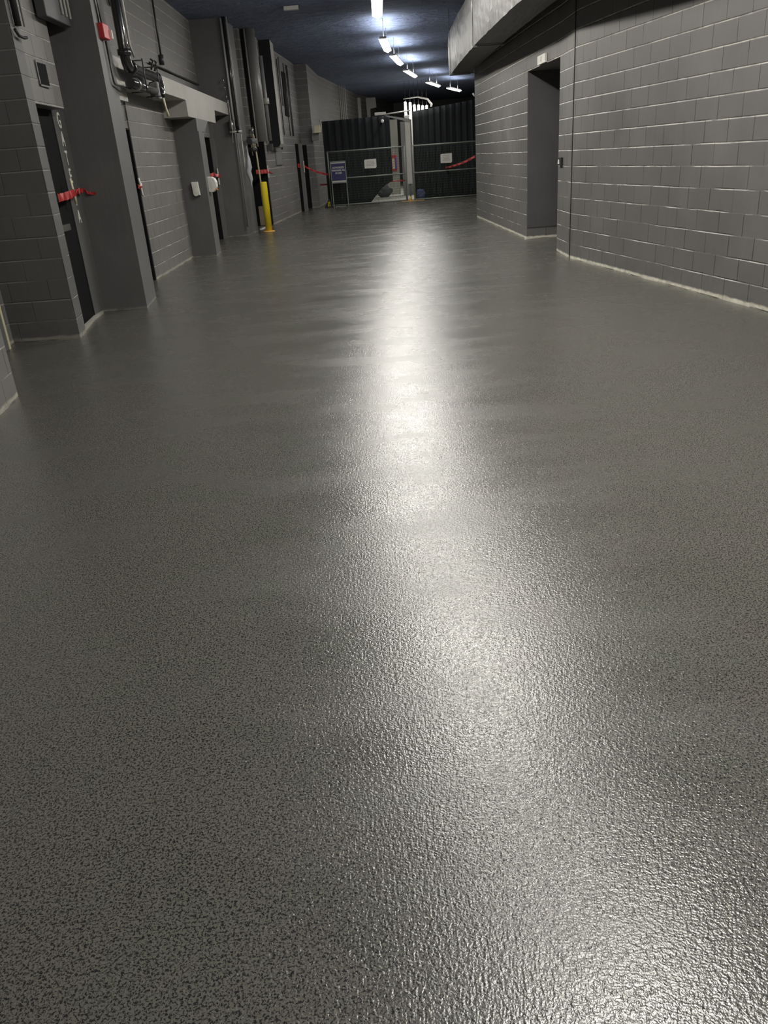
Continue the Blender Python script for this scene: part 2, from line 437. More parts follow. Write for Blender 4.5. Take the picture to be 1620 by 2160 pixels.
# ------------------------------------------------------------------ right side, near to far
XR = 6.6
def rw(poly, z0, z1, mat='block_right'): return struct('wall_right', MB().prism(poly, z0, z1), M[mat])
rw([(5.45, -5.5), (4.0, 4.3), (3.61, 7.18), (2.94, 11.79), (XR, 11.79), (XR, -5.5)], 0, ZC)
rw([(2.945, 11.80), (2.965, 12.73), (XR, 12.73), (XR, 11.80)], 0, ZC)
rw([(2.965, 12.73), (2.905, 14.79), (XR, 14.79), (XR, 12.73)], 2.63, ZC)
rw([(3.75, 12.73), (3.75, 14.79), (XR, 14.79), (XR, 12.73)], 0, 2.63, 'pier')
rw([(2.912, 14.776), (2.912, 14.788), (3.74, 14.788), (3.74, 14.776)], 0.19, 2.63, 'jamb')
rw([(2.905, 14.79), (2.82, 20.6), (XR, 20.6), (XR, 14.79)], 0, ZC)
rw([(4.32, 20.6), (4.32, 31.4), (XR, 31.4), (XR, 20.6)], 0, ZC)
rw([(4.32, 31.4), (5.6, 40), (9.5, 56), (13, 56), (13, 31.4)], 0, ZC)
struct('wall_back', MB().box(-4.8, 6.6, -5.9, -5.5, 0, ZC), M['pier'])
struct('wall_far', MB().box(-4.8, 13, 56, 56.4, 0, ZC), M['pier'])
# control joint down the right wall at the bend
struct('trim_3', MB().box(2.930, 2.9425, 11.79, 11.803, 0, ZC), M['rubber'])

# ------------------------------------------------------------------ air duct
t = thing('air_duct', (2.5, 12, 3.2), 'large rectangular air duct in a wrinkled pale grey jacket hanging along the right wall', 'duct')
path = [(3.9, -3), (3.15, 2.5), (2.62, 6.5), (2.33, 9.3), (2.2, 12.2), (2.2, 15.5), (2.29, 19), (2.40, 22.0)]
def offset_path(pp, d):
    out = []
    for i, p in enumerate(pp):
        a = Vector(pp[max(i-1, 0)]); b = Vector(pp[min(i+1, len(pp)-1)]); tt = (b-a).normalized(); out.append((p[0]+tt.y*d, p[1]-tt.x*d))
    return out
fine = []
for i in range(len(path)-1):
    for k in range(12):
        a = k/12; fine.append((path[i][0]*(1-a)+path[i+1][0]*a, path[i][1]*(1-a)+path[i+1][1]*a))
fine.append(path[-1])
right = offset_path(fine, 0.5)
mb = MB(); NZ = 8
rnd = random.Random(3)
cols = []
for i in range(len(fine)):
    ring = []
    sag = 0.004*rnd.uniform(-1, 1)
    for k in range(NZ+1):
        z = 3.2+0.9*k/NZ; d = 0.022*sin(k/NZ*pi)+0.006*rnd.uniform(-1, 1)
        ring.append((fine[i][0]-d, fine[i][1], z+sag*(1 if k == 0 else 0)))
    ring.append((right[i][0], right[i][1], 4.1)); ring.append((right[i][0], right[i][1], 3.2+sag))
    cols.append(ring)
nr = len(cols[0])
for r_ in cols: mb.v += [Vector(p) for p in r_]
for i in range(len(cols)-1):
    for k in range(nr):
        k2 = (k+1) % nr; mb.f.append((i*nr+k, (i+1)*nr+k, (i+1)*nr+k2, i*nr+k2))
mb.f.append(tuple(range(nr))); mb.f.append(tuple((len(cols)-1)*nr+k for k in reversed(range(nr))))
mb.build('jacket', M['jacket'], t)
for s_ in (5.0, 10.0, 16.0, 21.2):
    i = min(range(len(fine)), key=lambda q: abs(fine[q][1]-s_)); x, y = fine[i]; xr = right[i][0]
    mb = MB(); mb.box(x-0.04, xr+0.03, y-0.02, y+0.02, 3.165, 3.19)
    mb.tube([(x-0.03, y, 3.17), (x-0.03, y, ZC)], 0.006, 6); mb.tube([(xr+0.02, y, 3.17), (xr+0.02, y, ZC)], 0.006, 6)
    mb.build('hanger', M['steel'], t)

# ------------------------------------------------------------------ strip lights
def strip_light(x, y, ang, label, length=2.4, width=0.2):
    t = thing('strip_light', (x, y, 4.0), label, 'ceiling light', 'strip lights along the corridor ceiling')
    R = Matrix.Translation((x, y, 4.0)) @ Matrix.Rotation(ang, 4, 'Z')
    mb = MB(); a, b = width/2, 0.05
    for y_ in (-length/2, length/2): mb.v += [R @ Vector((-a, y_, 0.03)), R @ Vector((0, y_, 0.03-b)), R @ Vector((a, y_, 0.03))]
    mb.f += [(0, 1, 4, 3), (1, 2, 5, 4), (2, 1, 0), (3, 4, 5), (0, 3, 5, 2)]
    mb.build('diffuser', M['lamp'], t)
    wd = hypot(a, b)
    for sg in (-1, 1):                                   # the lamp's own light, one for each half of the lens
        ld = bpy.data.lights.new('lamp_light', 'AREA'); ld.shape = 'RECTANGLE'; ld.size = wd; ld.size_y = length
        ld.color = (1.0, 0.965, 0.88); ld.energy = LAMP*(1.0 if y < 20 else 0.45 if y < 28 else 0.35 if y < 33 else 0.55)*pi*wd*length
        lo = bpy.data.objects.new('lamp_light', ld); C.objects.link(lo)
        lo.matrix_world = R @ Matrix.Translation((sg*(a/2+0.003), 0, 0.03-b/2-0.004)) @ Matrix.Rotation(-sg*math.atan2(b, a), 4, 'Y')
    lu = bpy.data.lights.new('lamp_uplight', 'AREA'); lu.shape = 'RECTANGLE'; lu.size = 0.12; lu.size_y = length   # added uplight for a haze-like glow on the ceiling
    lu.color = (0.95, 0.97, 1.0); lu.energy = UP*(1.0 if y < 33 else 0.5)*pi*0.12*length
    uo = bpy.data.objects.new('lamp_uplight', lu); C.objects.link(uo)
    uo.matrix_world = R @ Matrix.Translation((0, 0, 0.09)) @ Matrix.Rotation(pi, 4, 'X')
    MB().box(-width/2+0.02, width/2-0.02, -length/2, length/2, 0.032, 0.085, R).build('housing', M['lampbody'], t)
    for s_ in (-0.8, 0.8):
        p = R @ Vector((0, s_*length/2.4, 0.085)); MB().tube([p, (p.x, p.y, ZC)], 0.005, 6).build('hanging_rod', M['steel'], t)
    return t
def towards(a, b): return -atan2(b[0]-a[0], b[1]-a[1])
LP = [((1.42, 2.9), 'strip light nearest the camera, above the front of the floor'),
      ((1.0, 7.2), 'strip light above the brightest near patch of shine on the floor'),
      ((0.62, 12.1), 'strip light between the two pale bays above the corridor'),
      ((0.56, 16.9), 'lit strip light at the top edge, largest and nearest in view'),
      ((0.90, 22.7), 'second lit strip light in view, tilted below the one at the top edge'),
      ((1.35, 26.3), 'short-looking lit strip light, third in view along the curving row'),
      ((2.03, 30.9), 'lit strip light lying nearly sideways, fourth in view along the row'),
      ((3.29, 36.3), 'lit strip light above the black drape, last but one in the row'),
      ((4.56, 40.1), 'lit strip light farthest to the right, beside the air duct end')]
for i, (p, lab) in enumerate(LP):
    a = LP[max(i-1, 0)][0]; b = LP[min(i+1, len(LP)-1)][0]
    strip_light(p[0], p[1], towards(a, b), lab)

# ------------------------------------------------------------------ doors
def door(n, poly, z1, mat='door', handle=None, hmat='steel'):
    o = struct('door_%d' % n, MB().prism(poly, 0.012, z1), M[mat], loc=(poly[0][0], poly[0][1], 0))
    o['_base'] = [poly[0][0], poly[0][1], 0]
    if handle: handle.build('handle', M[hmat], o)
    return o
h = MB(); h.box(-3.262, -3.20, 8.96, 9.0, 1.03, 1.07); h.box(-3.215, -3.19, 8.95, 9.27, 1.02, 1.085)
door(1, [(-3.31, 8.74), (-3.265, 8.74), (-3.265, 9.64), (-3.31, 9.64)], 2.2, 'door', h)
# dark panels added over the far jambs so the openings look unlit
h = MB(); h.box(-3.60, -3.56, 12.75, 12.81, 1.0, 1.04)
door(2, [(-3.68, 12.81), (-3.278, 12.81), (-3.278, 12.845), (-3.68, 12.845)], 2.12, 'void', h)
h = MB(); h.box(-3.62, -3.58, 19.64, 19.70, 1.0, 1.04)
door(3, [(-3.68, 19.70), (-3.288, 19.70), (-3.288, 19.74), (-3.68, 19.74)], 2.14, 'void', h)
door(4, [(-3.2, 23.20), (-2.455, 23.20), (-2.455, 23.242), (-3.2, 23.242)], 2.14, 'void')
door(5, [(-2.2, 28.60), (-1.92, 28.60), (-1.92, 28.64), (-2.2, 28.64)], 2.05, 'void')
door(6, [(-2.2, 30.15), (-1.735, 30.15), (-1.735, 30.192), (-2.2, 30.192)], 2.05, 'void')
door(7, [(3.62, 12.76), (3.66, 12.76), (3.66, 14.76), (3.62, 14.76)], 2.55, 'panel')
# frames
struct('trim_4', MB().box(-3.30, -3.262, 8.722, 8.74, 0, 2.215).box(-3.30, -3.262, 9.64, 9.658, 0, 2.215).box(-3.30, -3.262, 8.74, 9.64, 2.201, 2.218), M['door'])
struct('trim_5', MB().box(-3.268, -3.20, 18.50, 18.60, 0, 2.0), M['frame_tan'])
struct('trim_6', MB().box(-3.284, -3.19, 19.70, 19.749, 0, 2.15), M['frame'])
struct('trim_7', MB().box(-1.915, -1.79, 28.60, 28.70, 0, 2.08), M['frame'])
struct('trim_8', MB().box(-3.735, -3.66, 7.98, 8.08, 0, 2.2), M['frame'])
# recess door frame near the left edge of the picture
struct('trim_9', MB().box(-3.70, -3.655, 8.082, 8.12, 0.0, 2.2), M['yellow2'])
# worn patch of kerb under door 1 and tan panel painted as the lit surface beyond door 4
struct('trim_10', MB().prism([(-3.10, 8.73), (-3.16, 8.73), (-3.262, 9.6), (-3.262, 9.95), (-3.25, 9.95), (-3.22, 9.5)], 0, 0.035), M['beam'])
struct('trim_11', MB().box(-2.80, -2.60, 23.15, 23.195, 0.012, 0.50), M['brown'])
struct('trim_12', MB().prism([(-2.66, 21.74), (-2.60, 21.74), (-2.52, 22.7), (-2.58, 22.7)], 0, 0.02), M['white'])

# ------------------------------------------------------------------ gate lettering
zs = [(2.215, 2.02), (2.025, 1.84), (1.83, 1.645), (1.645, 1.46)]
t = thing('gate_sign', (-3.255, 9.86, 1.05), 'white stacked letters reading GATE on the strip beside the black door', 'lettering')
for ch, (z1, z0) in zip('GATE', zs):
    text_mesh(ch, (z1-z0)*1.15, 'letter', M['letter'], t, (-3.262, 9.84, (z0+z1)/2), (0, 1, 0), (0, 0, 1), 0.006, sx=0.6)
for ch, (z1, z0) in zip('9A', [(1.40, 1.215), (1.205, 1.03)]):
    text_mesh(ch, (z1-z0)*1.15, 'letter', M['letter'], t, (-3.262, 9.84, (z0+z1)/2), (0, 1, 0), (0, 0, 1), 0.006, sx=0.6)

tag(MB().tube([(-3.17, 9.52, 1.53), (-3.165, 9.53, 1.40), (-3.17, 9.55, 1.27)], 0.013, 6).build('edge_strip', M['yellow2'], loc=(-3.17, 9.52, 1.3)),
    'short pale upright strip standing out from the taped black door', 'strip')

# ------------------------------------------------------------------ red tape
def wave(p0, p1, n, sag=0.0, amp=0.0, seed=1):
    r = random.Random(seed); p0, p1 = Vector(p0), Vector(p1); out = []
    for i in range(n+1):
        a = i/n; p = p0.lerp(p1, a); p.z -= sag*4*a*(1-a); p.z += amp*r.uniform(-1, 1); p.x += amp*0.8*r.uniform(-1, 1); out.append(p)
    return out
mb = MB(); mb.ribbon(wave((-3.07, 8.73, 1.36), (-3.16, 9.57, 1.395), 14, 0.01, 0.006, 2), 0.078, twist=0.35)
mb.ribbon(wave((-3.16, 9.57, 1.39), (-3.235, 10.05, 1.40), 8, 0.0, 0.014, 5), 0.06, twist=0.8)
mb.ribbon(wave((-3.235, 10.07, 1.41), (-3.10, 10.088, 1.36), 5, 0.02, 0.008, 6), 0.03, twist=0.5)
tag(mb.build('barrier_tape', M['tape'], loc=(-3.1, 9.2, 1.4)), 'crumpled red barrier tape strung across the black door beside the GATE letters', 'tape')
mb = MB(); mb.ribbon(wave((-3.255, 12.70, 1.36), (-3.245, 12.88, 1.35), 8, 0.0, 0.02, 9), 0.05, twist=0.9)
o = mb.build('tape_knot', M['tape'], loc=(-3.24, 12.6, 1.36)); tag(o, 'small knot of red tape on the black door by the pale block bay', 'tape')
mb = MB(); mb.tube([(-3.255, 12.79, 1.47), (-3.255, 12.82, 1.38), (-3.257, 12.86, 1.25), (-3.257, 12.88, 1.22)], 0.014, 6)
mb.tube([(-3.255, 12.76, 1.36), (-3.24, 12.82, 1.37), (-3.255, 12.88, 1.40)], 0.012, 6)
tag(mb.build('white_strap', M['letter'], loc=(-3.2, 12.5, 1.36)), 'short white strap tied with the small knot of red tape', 'strap')
mb = MB(); mb.ribbon(wave((-3.24, 18.62, 1.42), (-3.17, 19.73, 1.38), 10, 0.0, 0.02, 12), 0.075, twist=0.7)
tag(mb.build('barrier_tape', M['tape'], loc=(-3.2, 19.1, 1.4)), 'red tape across the narrow black door behind the white dispensers', 'tape')
mb = MB(); mb.box(-3.21, -3.19, 19.66, 19.695, 1.18, 1.52)
tag(mb.build('edge_strip', M['letter'], loc=(-3.17, 19.8, 1.35)), 'thin white upright strip at the far end of the tape behind the dispensers', 'strip')
mb = MB(); mb.ribbon(wave((-2.57, 21.70, 1.37), (-2.43, 23.28, 1.355), 14, 0.0, 0.005, 15), 0.10, twist=0.25)
mb.ribbon(wave((-2.42, 23.3, 1.35), (-2.38, 23.9, 1.30), 5, 0.0, 0.01, 16), 0.03, twist=0.3)
tag(mb.build('barrier_tape', M['tape'], loc=(-2.5, 22.5, 1.36)), 'bright red tape across the dark doorway behind the yellow bollard', 'tape')
tag(MB().box(-2.445, -2.42, 23.24, 23.30, 1.2, 1.5).build('edge_strip', M['letter'], loc=(-2.43, 23.27, 1.3)),
    'white strip on the far jamb of the doorway behind the yellow bollard', 'strip')
mb = MB(); mb.ribbon(wave((-1.99, 28.5, 1.42), (-1.80, 28.78, 1.40), 5, 0.0, 0.006, 19), 0.13, twist=0.3)
mb.ribbon(wave((-1.80, 28.71, 1.40), (-1.04, 30.1, 1.06), 16, 0.05, 0.003, 20), 0.055, twist=0.4)
tag(mb.build('barrier_tape', M['tape'], loc=(-1.9, 28.6, 1.4)), 'red tape sagging from the far left doors to the mesh fence', 'tape')
tag(MB().box(-1.80, -1.775, 28.56, 28.59, 1.2, 1.55).build('edge_strip', M['letter'], loc=(-1.79, 28.7, 1.3)),
    'small white strip on the post between the two far left doors', 'strip')
mb = MB(); mb.ribbon(wave((2.80, 20.62, 1.36), (3.05, 30.12, 1.0), 20, 0.04, 0.003, 23), 0.06, twist=0.5)
tag(mb.build('barrier_tape', M['tape'], loc=(2.83, 20.6, 1.3)), 'red tape running from the right wall corner back to the fence', 'tape')
mb = MB(); mb.ribbon(wave((-1.44, 31.2, 0.72), (1.75, 31.0, 0.66), 16, 0.01, 0.003, 25), 0.05, twist=0.3)
tag(mb.build('barrier_tape', M['tape'], loc=(0, 31, 0.7)), 'faded red tape stretched low behind the left fence panel', 'tape')

# ------------------------------------------------------------------ near left fittings
t = thing('wall_vent', (-3.1, 9.1, 2.5), 'small dark square vent in the block wall above the black GATE door', 'vent')
MB().box(-3.15, -3.085, 8.98, 9.26, 2.405, 2.60).build('vent_plate', M['void'], t)
mb = MB(); mb.box(-3.085, -3.075, 8.965, 8.982, 2.39, 2.615); mb.box(-3.085, -3.075, 8.965, 9.275, 2.388, 2.403); mb.build('vent_frame', M['frame'], t)
t = thing('junction_box', (-3.1, 9.8, 2.95), 'dark box with three bright conduits high beside the first pier', 'electrical box')
MB().box(-3.085, -2.98, 9.3, 10.05, 3.02, 3.9).build('box_body', M['panel'], t, bevel=0.01)
for i in range(3):
    MB().tube([(-2.97, 9.78+0.12*i, 3.10-0.005*i), (-2.97, 9.78+0.12*i, ZC)], 0.014, 8).build('conduit', M['pipe_white'], t)
t = thing('bracket_light', (-3.05, 8.55, 2.75), 'black wall fitting with a curved foot high on the near block pier', 'fitting')
MB().tube([(-3.02, 8.55, 3.6), (-3.02, 8.55, 2.84)], 0.03, 10).build('stem', M['rubber'], t)
MB().tube([(-3.02, 8.44, 2.80), (-3.015, 8.50, 2.755), (-3.01, 8.60, 2.75), (-3.02, 8.70, 2.765)], 0.014, 8).build('foot', M['rubber'], t)
MB().tube([(-2.99, 8.62, 4.4), (-2.99, 8.62, 2.84)], 0.008, 8).build('side_conduit', M['pipe_grey'], t)

# fire alarm on the pier
t = thing('fire_alarm', (-2.76, 10.45, 3.0), 'red fire alarm box with a clear strobe high on the first pier', 'alarm')
MB().box(-2.79, -2.71, 10.30, 10.52, 2.935, 3.085).build('housing', M['red'], t, bevel=0.008)
MB().box(-2.72, -2.685, 10.53, 10.56, 2.95, 3.04).build('strobe', M['white'], t, bevel=0.004)
t = thing('alarm_conduit', (-2.77, 10.45, 2.5), 'thin black conduit dropping from the red alarm and turning along the pier', 'conduit')
pts = [(-2.785, 10.50, 2.93)]+bend((-2.785, 10.50, 2.93), (-2.79, 10.53, 2.50), (-2.84, 11.3, 2.50), 0.06)+[(-2.80, 11.3, 2.50)]
MB().tube([(-2.765, p[1], p[2]) for p in pts], 0.011, 8).build('lower_run', M['pipe_dark'], t)
for dx, y in ((0, 10.36), (0, 10.46)):
    MB().tube([(-2.765, y, 3.09), (-2.765, y-0.01, 3.3), (-2.765, y+0.05, ZC)], 0.009, 8).build('upper_run', M['pipe_dark'], t)

# big pipes by the first pier
t = thing('sprinkler_riser', (-2.72, 11.0, 2.6), 'large glossy black sprinkler pipe coming down and turning along the beam', 'pipe')
pts = [(-2.70, 11.0, ZC)]+bend((-2.70, 11.0, ZC), (-2.70, 11.0, 2.72), (-2.70, 12.6, 2.72), 0.14, 6)+[(-2.70, 12.62, 2.72)]
MB().tube(pts, 0.062, 16).build('upper_pipe', M['pipe_black'], t)
MB().tube([(-2.70, 11.0, 2.90), (-2.70, 11.0, 2.83)], 0.082, 16).build('coupling', M['pipe_black'], t)
MB().tube([(-2.70, 11.02, 2.545), (-2.70, 12.35, 2.545)], 0.055, 16).build('lower_pipe', M['pipe_black'], t)
MB().tube([(-2.70, 11.14, 2.72), (-2.70, 11.22, 2.72)], 0.08, 16).build('coupling', M['pipe_black'], t)
MB().tube([(-2.70, 11.25, 2.545), (-2.70, 11.33, 2.545)], 0.073, 16).build('coupling', M['steel'], t)
MB().tube([(-2.62, 11.0, ZC), (-2.62, 11.0, 2.95), (-2.64, 11.2, 2.84)], 0.014, 8).build('side_conduit', M['pipe_white'], t)
pts = [Vector((-2.70, 12.6+0.14*sin(a), 2.62+0.13*cos(a))) for a in [0.1+i*0.45 for i in range(7)]]
MB().tube(pts, 0.05, 12).build('valve_loop', M['pipe_black'], t)
MB().box(-2.77, -2.64, 12.3, 12.44, 2.44, 2.66).build('valve_body', M['pipe_grey'], t, bevel=0.02)
MB().tube([(-2.62, 12.40, 2.46), (-2.61, 12.42, 2.34), (-2.60, 12.46, 2.24)], [0.016, 0.012, 0.02], 8).build('hanging_lever', M['yellow2'], t)
for y in (11.42, 12.2):
    mb = MB(); mb.tube([(-2.60, y, 2.84), (-2.60, y, 2.46)], 0.008, 6); mb.tube([(-2.80, y, 2.82), (-2.60, y, 2.82)], 0.008, 6); mb.tube([(-2.80, y, 2.47), (-2.60, y, 2.47)], 0.008, 6)
    mb.build('clamp', M['pipe_dark'], t)
for y in (12.3, 12.5):
    MB().tube([(-2.70, y, 2.80), (-2.66, y+0.02, 2.90), (-2.70, y+0.08, 2.93)], 0.014, 8).build('stub', M['pipe_dark'], t)

def conduit(name, pts, r, mat, label, cat='conduit', group=None, seg=10):
    return tag(MB().tube(pts, r, seg).build(name, M[mat], loc=pts[-1]), label, cat, group)
t = thing('hanging_conduit', (-3.41, 16.5, 3.3), 'thin dark conduit ending in a fat tip on the upper block wall', 'conduit')
MB().tube([(-3.41, 16.55, ZC), (-3.41, 16.52, 3.42)], 0.018, 8).build('rod', M['pipe_dark'], t)
MB().tube([(-3.41, 16.52, 3.46), (-3.41, 16.51, 3.30)], 0.042, 12).build('tip', M['pipe_dark'], t)
conduit('wall_conduit', [(-3.41, 15.5, 3.24), (-3.42, 20.1, 3.25)], 0.016, 'pipe_dark', 'thin dark conduit running level along the upper block wall over the beam')
conduit('pipe_stub', [(-3.44, 13.7, 3.86), (-3.30, 13.7, 3.86)], 0.075, 'pipe_grey', 'short round pipe stub high on the wall beside the big black pipe', 'pipe', seg=16)

# ------------------------------------------------------------------ dispensers
t = thing('soap_dispenser', (-3.02, 15.87, 1.1), 'white hand sanitiser dispenser on the dark camera-facing side of the second pier', 'dispenser')
prof = [(-0.062, 0.235), (0.055, 0.235), (0.07, 0.0), (0.045, 0.012), (0.02, -0.008), (-0.03, -0.006), (-0.048, 0.02)]
MB().slab(prof, (-3.02, 15.865, 1.09), (1, 0, 0), (0, 0, 1), 0.085).build('cover', M['white'], t, bevel=0.008)
MB().slab([(-0.03, 0.18), (0.03, 0.18), (0.032, 0.07), (0.012, 0.04), (-0.018, 0.045)], (-3.02, 15.778, 1.09), (1, 0, 0), (0, 0, 1), 0.006).build('window', M['paper'], t, bevel=0.002)
t = thing('soap_dispenser', (-2.8, 16.2, 1.1), 'white rounded sanitiser dispenser on the corridor face of the second pier', 'dispenser')
prof = [(0.0, 0.27), (0.09, 0.265), (0.135, 0.235), (0.16, 0.17), (0.16, 0.09), (0.125, 0.04), (0.09, 0.0), (0.02, 0.0), (0.0, 0.02)]
MB().slab(prof, (-2.845, 16.33, 1.12), (1, 0, 0), (0, 0, 1), 0.2).build('cover', M['white'], t, bevel=0.014)
MB().slab([(0.05, 0.2), (0.09, 0.21), (0.105, 0.15), (0.09, 0.06), (0.06, 0.05)], (-2.845, 16.128, 1.12), (1, 0, 0), (0, 0, 1), 0.006).build('window', M['paper'], t)
MB().slab([(0.1, 0.05), (0.15, 0.075), (0.175, 0.03)], (-2.845, 16.20, 1.12), (1, 0, 0), (0, 0, 1), 0.03).build('nozzle', M['orange'], t)

# ------------------------------------------------------------------ third pier fittings
t = thing('standpipe', (-2.70, 20.05, 1.9), 'black standpipe with a pale valve on the corner of the third pier', 'pipe')
MB().tube([(-2.68, 20.08, ZC), (-2.68, 20.08, 2.28)], 0.042, 14).build('pipe', M['pipe_black'], t)
MB().tube([(-2.615, 20.08, ZC), (-2.615, 20.08, 2.30)], 0.01, 8).build('side_conduit', M['pipe_white'], t)
MB().tube([(-2.68, 20.08, 2.30), (-2.68, 20.08, 2.22)], 0.06, 14).build('coupling', M['pipe_black'], t)
MB().tube([(-2.80, 20.06, 2.50), (-2.80, 20.06, 2.30)], 0.06, 14).build('valve_body', M['steel'], t)
MB().tube([(-2.86, 20.05, 2.255), (-2.58, 20.05, 2.255)], 0.028, 10).build('valve_arm', M['pipe_white'], t)
MB().tube([(-2.80, 20.02, 2.9), (-2.79, 20.0, 2.3), (-2.81, 20.0, 2.02)], 0.008, 6).build('pull_cord', M['pipe_white'], t)
MB().tube([(-2.62, 20.1, 2.2), (-2.62, 20.1, 1.62), (-2.64, 20.1, 1.5)], 0.012, 8).build('drain', M['pipe_white'], t)
MB().tube([(-2.72, 20.1, 2.2), (-2.72, 20.1, 1.5), (-2.74, 20.1, 0.2)], 0.014, 8).build('drain', M['frame'], t)
for i, z in enumerate((3.35, 3.2, 3.02, 2.9)):
    MB().tube([(-2.86+0.01*i, 20.08, z), (-2.85+0.01*i, 20.08, z-0.10)], 0.012, 8).build('chain_link', M['steel'], t)
t = thing('wall_valve', (-2.55, 21.2, 2.0), 'stubby painted valve on the wall above the dark doorway, beside the standpipe', 'valve')
MB().tube([(-2.62, 21.15, 2.08), (-2.40, 21.15, 2.06)], 0.06, 14).build('body', M['pipe_grey'], t)
MB().tube([(-2.62, 21.2, 1.88), (-2.42, 21.2, 1.87)], 0.045, 14).build('outlet', M['pipe_dark'], t)
MB().tube([(-2.50, 21.15, 2.05), (-2.50, 21.19, 1.88)], 0.035, 12).build('neck', M['pipe_grey'], t)
MB().tube([(-2.57, 21.02, 2.06), (-2.57, 21.06, 2.06)], 0.07, 16).build('hand_wheel', M['pipe_dark'], t)
# hanging plastic bag
mb = MB(); rb = random.Random(5)
mb.tube([(-2.58+0.02*rb.uniform(-1, 1), 20.45, 1.95-0.09*i) for i in range(11)], [0.006, 0.008, 0.02, 0.04, 0.055, 0.062, 0.065, 0.06, 0.045, 0.02, 0.01], 9)
tag(mb.build('plastic_bag', M['bag'], loc=(-2.58, 20.45, 1.05)), 'clear crumpled plastic bag hanging on the far side of the third pier', 'bag')

# bollard
t = thing('bollard', (-2.33, 20.85, 0), 'yellow steel bollard standing on the floor in front of the dark doorway', 'bollard')
mb = MB(); mb.tube([(-2.33, 20.85, 0.0), (-2.33, 20.85, 1.12), (-2.33, 20.85, 1.14), (-2.33, 20.85, 1.15)], [0.084, 0.084, 0.08, 0.06], 24); mb.build('post', M['yellow'], t)
MB().tube([(-2.33, 20.85, 0.0), (-2.33, 20.85, 0.022), (-2.33, 20.85, 0.03)], [0.15, 0.145, 0.11], 24).build('base_plate', M['amber'], t)
t = thing('tan_pipe', (-2.55, 21.62, 1.0), 'slim tan pipe hanging down behind the yellow bollard', 'pipe')
MB().tube([(-2.53, 21.62, 2.3), (-2.50, 21.62, 1.9), (-2.47, 21.62, 0.9)], 0.02, 10).build('pipe', M['yellow2'], t)
MB().tube([(-2.53, 21.62, 2.2), (-2.512, 21.62, 1.95)], 0.034, 12).build('collar', M['copper'], t)
MB().tube([(-2.53, 21.60, 2.38), (-2.525, 21.60, 2.24)], 0.03, 12).build('fitting', M['steel'], t)
MB().tube([(-2.53, 21.62, 2.32), (-2.56, 21.68, 2.32), (-2.60, 21.74, 2.32)], 0.02, 8).build('wall_bracket', M['copper'], t)
MB().tube([(-2.60, 21.6, 2.0), (-2.59, 21.6, 1.75)], 0.012, 8).build('stub', M['copper'], t)

# ducts and pipes above the doorway
t = thing('round_duct', (-2.36, 22.0, 2.0), 'grey round vertical duct above the doorway behind the bollard', 'duct')
MB().tube([(-2.36, 22.0, ZC), (-2.36, 22.0, 2.06)], 0.125, 24).build('pipe', M['pipe_grey'], t)
MB().tube([(-2.475, 21.93, ZC), (-2.475, 21.93, 1.95)], 0.016, 8).build('edge_conduit', M['pipe_white'], t)  # thin pale tube down the duct's left edge
tag(MB().box(-2.575, -2.50, 21.90, 21.99, 2.1, ZC).build('black_channel', M['void'], loc=(-2.54, 21.9, 2.1)), 'black upright channel between the lit block patch and the grey round duct', 'channel')  # black slab painting the shade of the gap beside the duct
t = thing('duct_box', (-2.24, 24.5, 1.93), 'tall dark boxed duct with rounded lower end hanging on the left wall', 'duct')
MB().slab([(-2.36, ZC), (-2.07, ZC), (-2.07, 2.02), (-2.12, 1.94), (-2.30, 1.92), (-2.36, 1.98)], (0, 24.9, 0), (1, 0, 0), (0, 0, 1), 0.9).build('body', M['beam'], t, bevel=0.01)
MB().slab([(-2.355, ZC), (-2.075, ZC), (-2.075, 2.03), (-2.12, 1.95), (-2.30, 1.93), (-2.355, 1.99)], (0, 24.0, 0), (1, 0, 0), (0, 0, 1), 0.012).build('front_panel', M['door_dark'], t)  # dark sheet paints the shade on this side; body is pale as lit
t = thing('twin_pipes', (-2.35, 23.4, 2.0), 'pair of pale vertical pipes in front of the tall dark duct box', 'pipe')
MB().tube([(-2.32, 23.6, 4.1), (-2.32, 23.6, 2.1)], 0.055, 14).build('wide_pipe', M['pipe_grey'], t)
MB().tube([(-2.30, 23.55, 3.12), (-2.30, 23.55, 2.98)], 0.08, 14).build('coupling', M['pipe_white'], t)
MB().tube([(-2.385, 23.5, ZC), (-2.385, 23.5, 2.05)], 0.022, 10).build('thin_pipe', M['pipe_white'], t)
MB().box(-2.38, -2.26, 23.53, 23.68, 1.86, 2.03).build('end_box', M['panel'], t, bevel=0.01)
conduit('wall_conduit', [(-1.98, 25.1, 4.2), (-1.98, 25.1, 3.0)], 0.03, 'pipe_grey', 'grey conduit beside the lit edge of the tall duct box')
conduit('wall_conduit', [(-2.21, 25.75, 3.0), (-2.20, 25.75, 1.9)], 0.022, 'pipe_dark', 'dark drop conduit ending above the wall cabinet')
t = thing('wall_louver', (-2.02, 28.2, 2.8), 'tall narrow dark louver high on the far left wall', 'louver')
MB().slab([(27.2, 2.85), (27.85, 2.83), (27.85, 4.05), (27.2, 4.05)], (-4.345, 0, 0), (0.0819, 1, 0), (0, 0, 1), 0.03).build('panel', M['void'], t)
for j, y in enumerate((26.0, 26.45, 27.6, 28.1, 28.3)):
    x = -2.44+(y-23.25)*0.0819+0.03
    conduit('wall_conduit', [(x, y, 4.3), (x, y, 2.3)], 0.014, 'pipe_dark',
            ['dark vertical conduit nearest the duct box', 'second dark vertical conduit past the duct box', 'dark conduit beside the tall louver',
             'left of two close dark conduits above the far doors', 'right of two close dark conduits above the far doors'][j], 'conduit', 'upright conduits on the far left wall')
t = thing('wall_cabinet', (-2.3, 24.9, 1.48), 'recessed grey wall cabinet on the block wall between the doorways', 'cabinet')
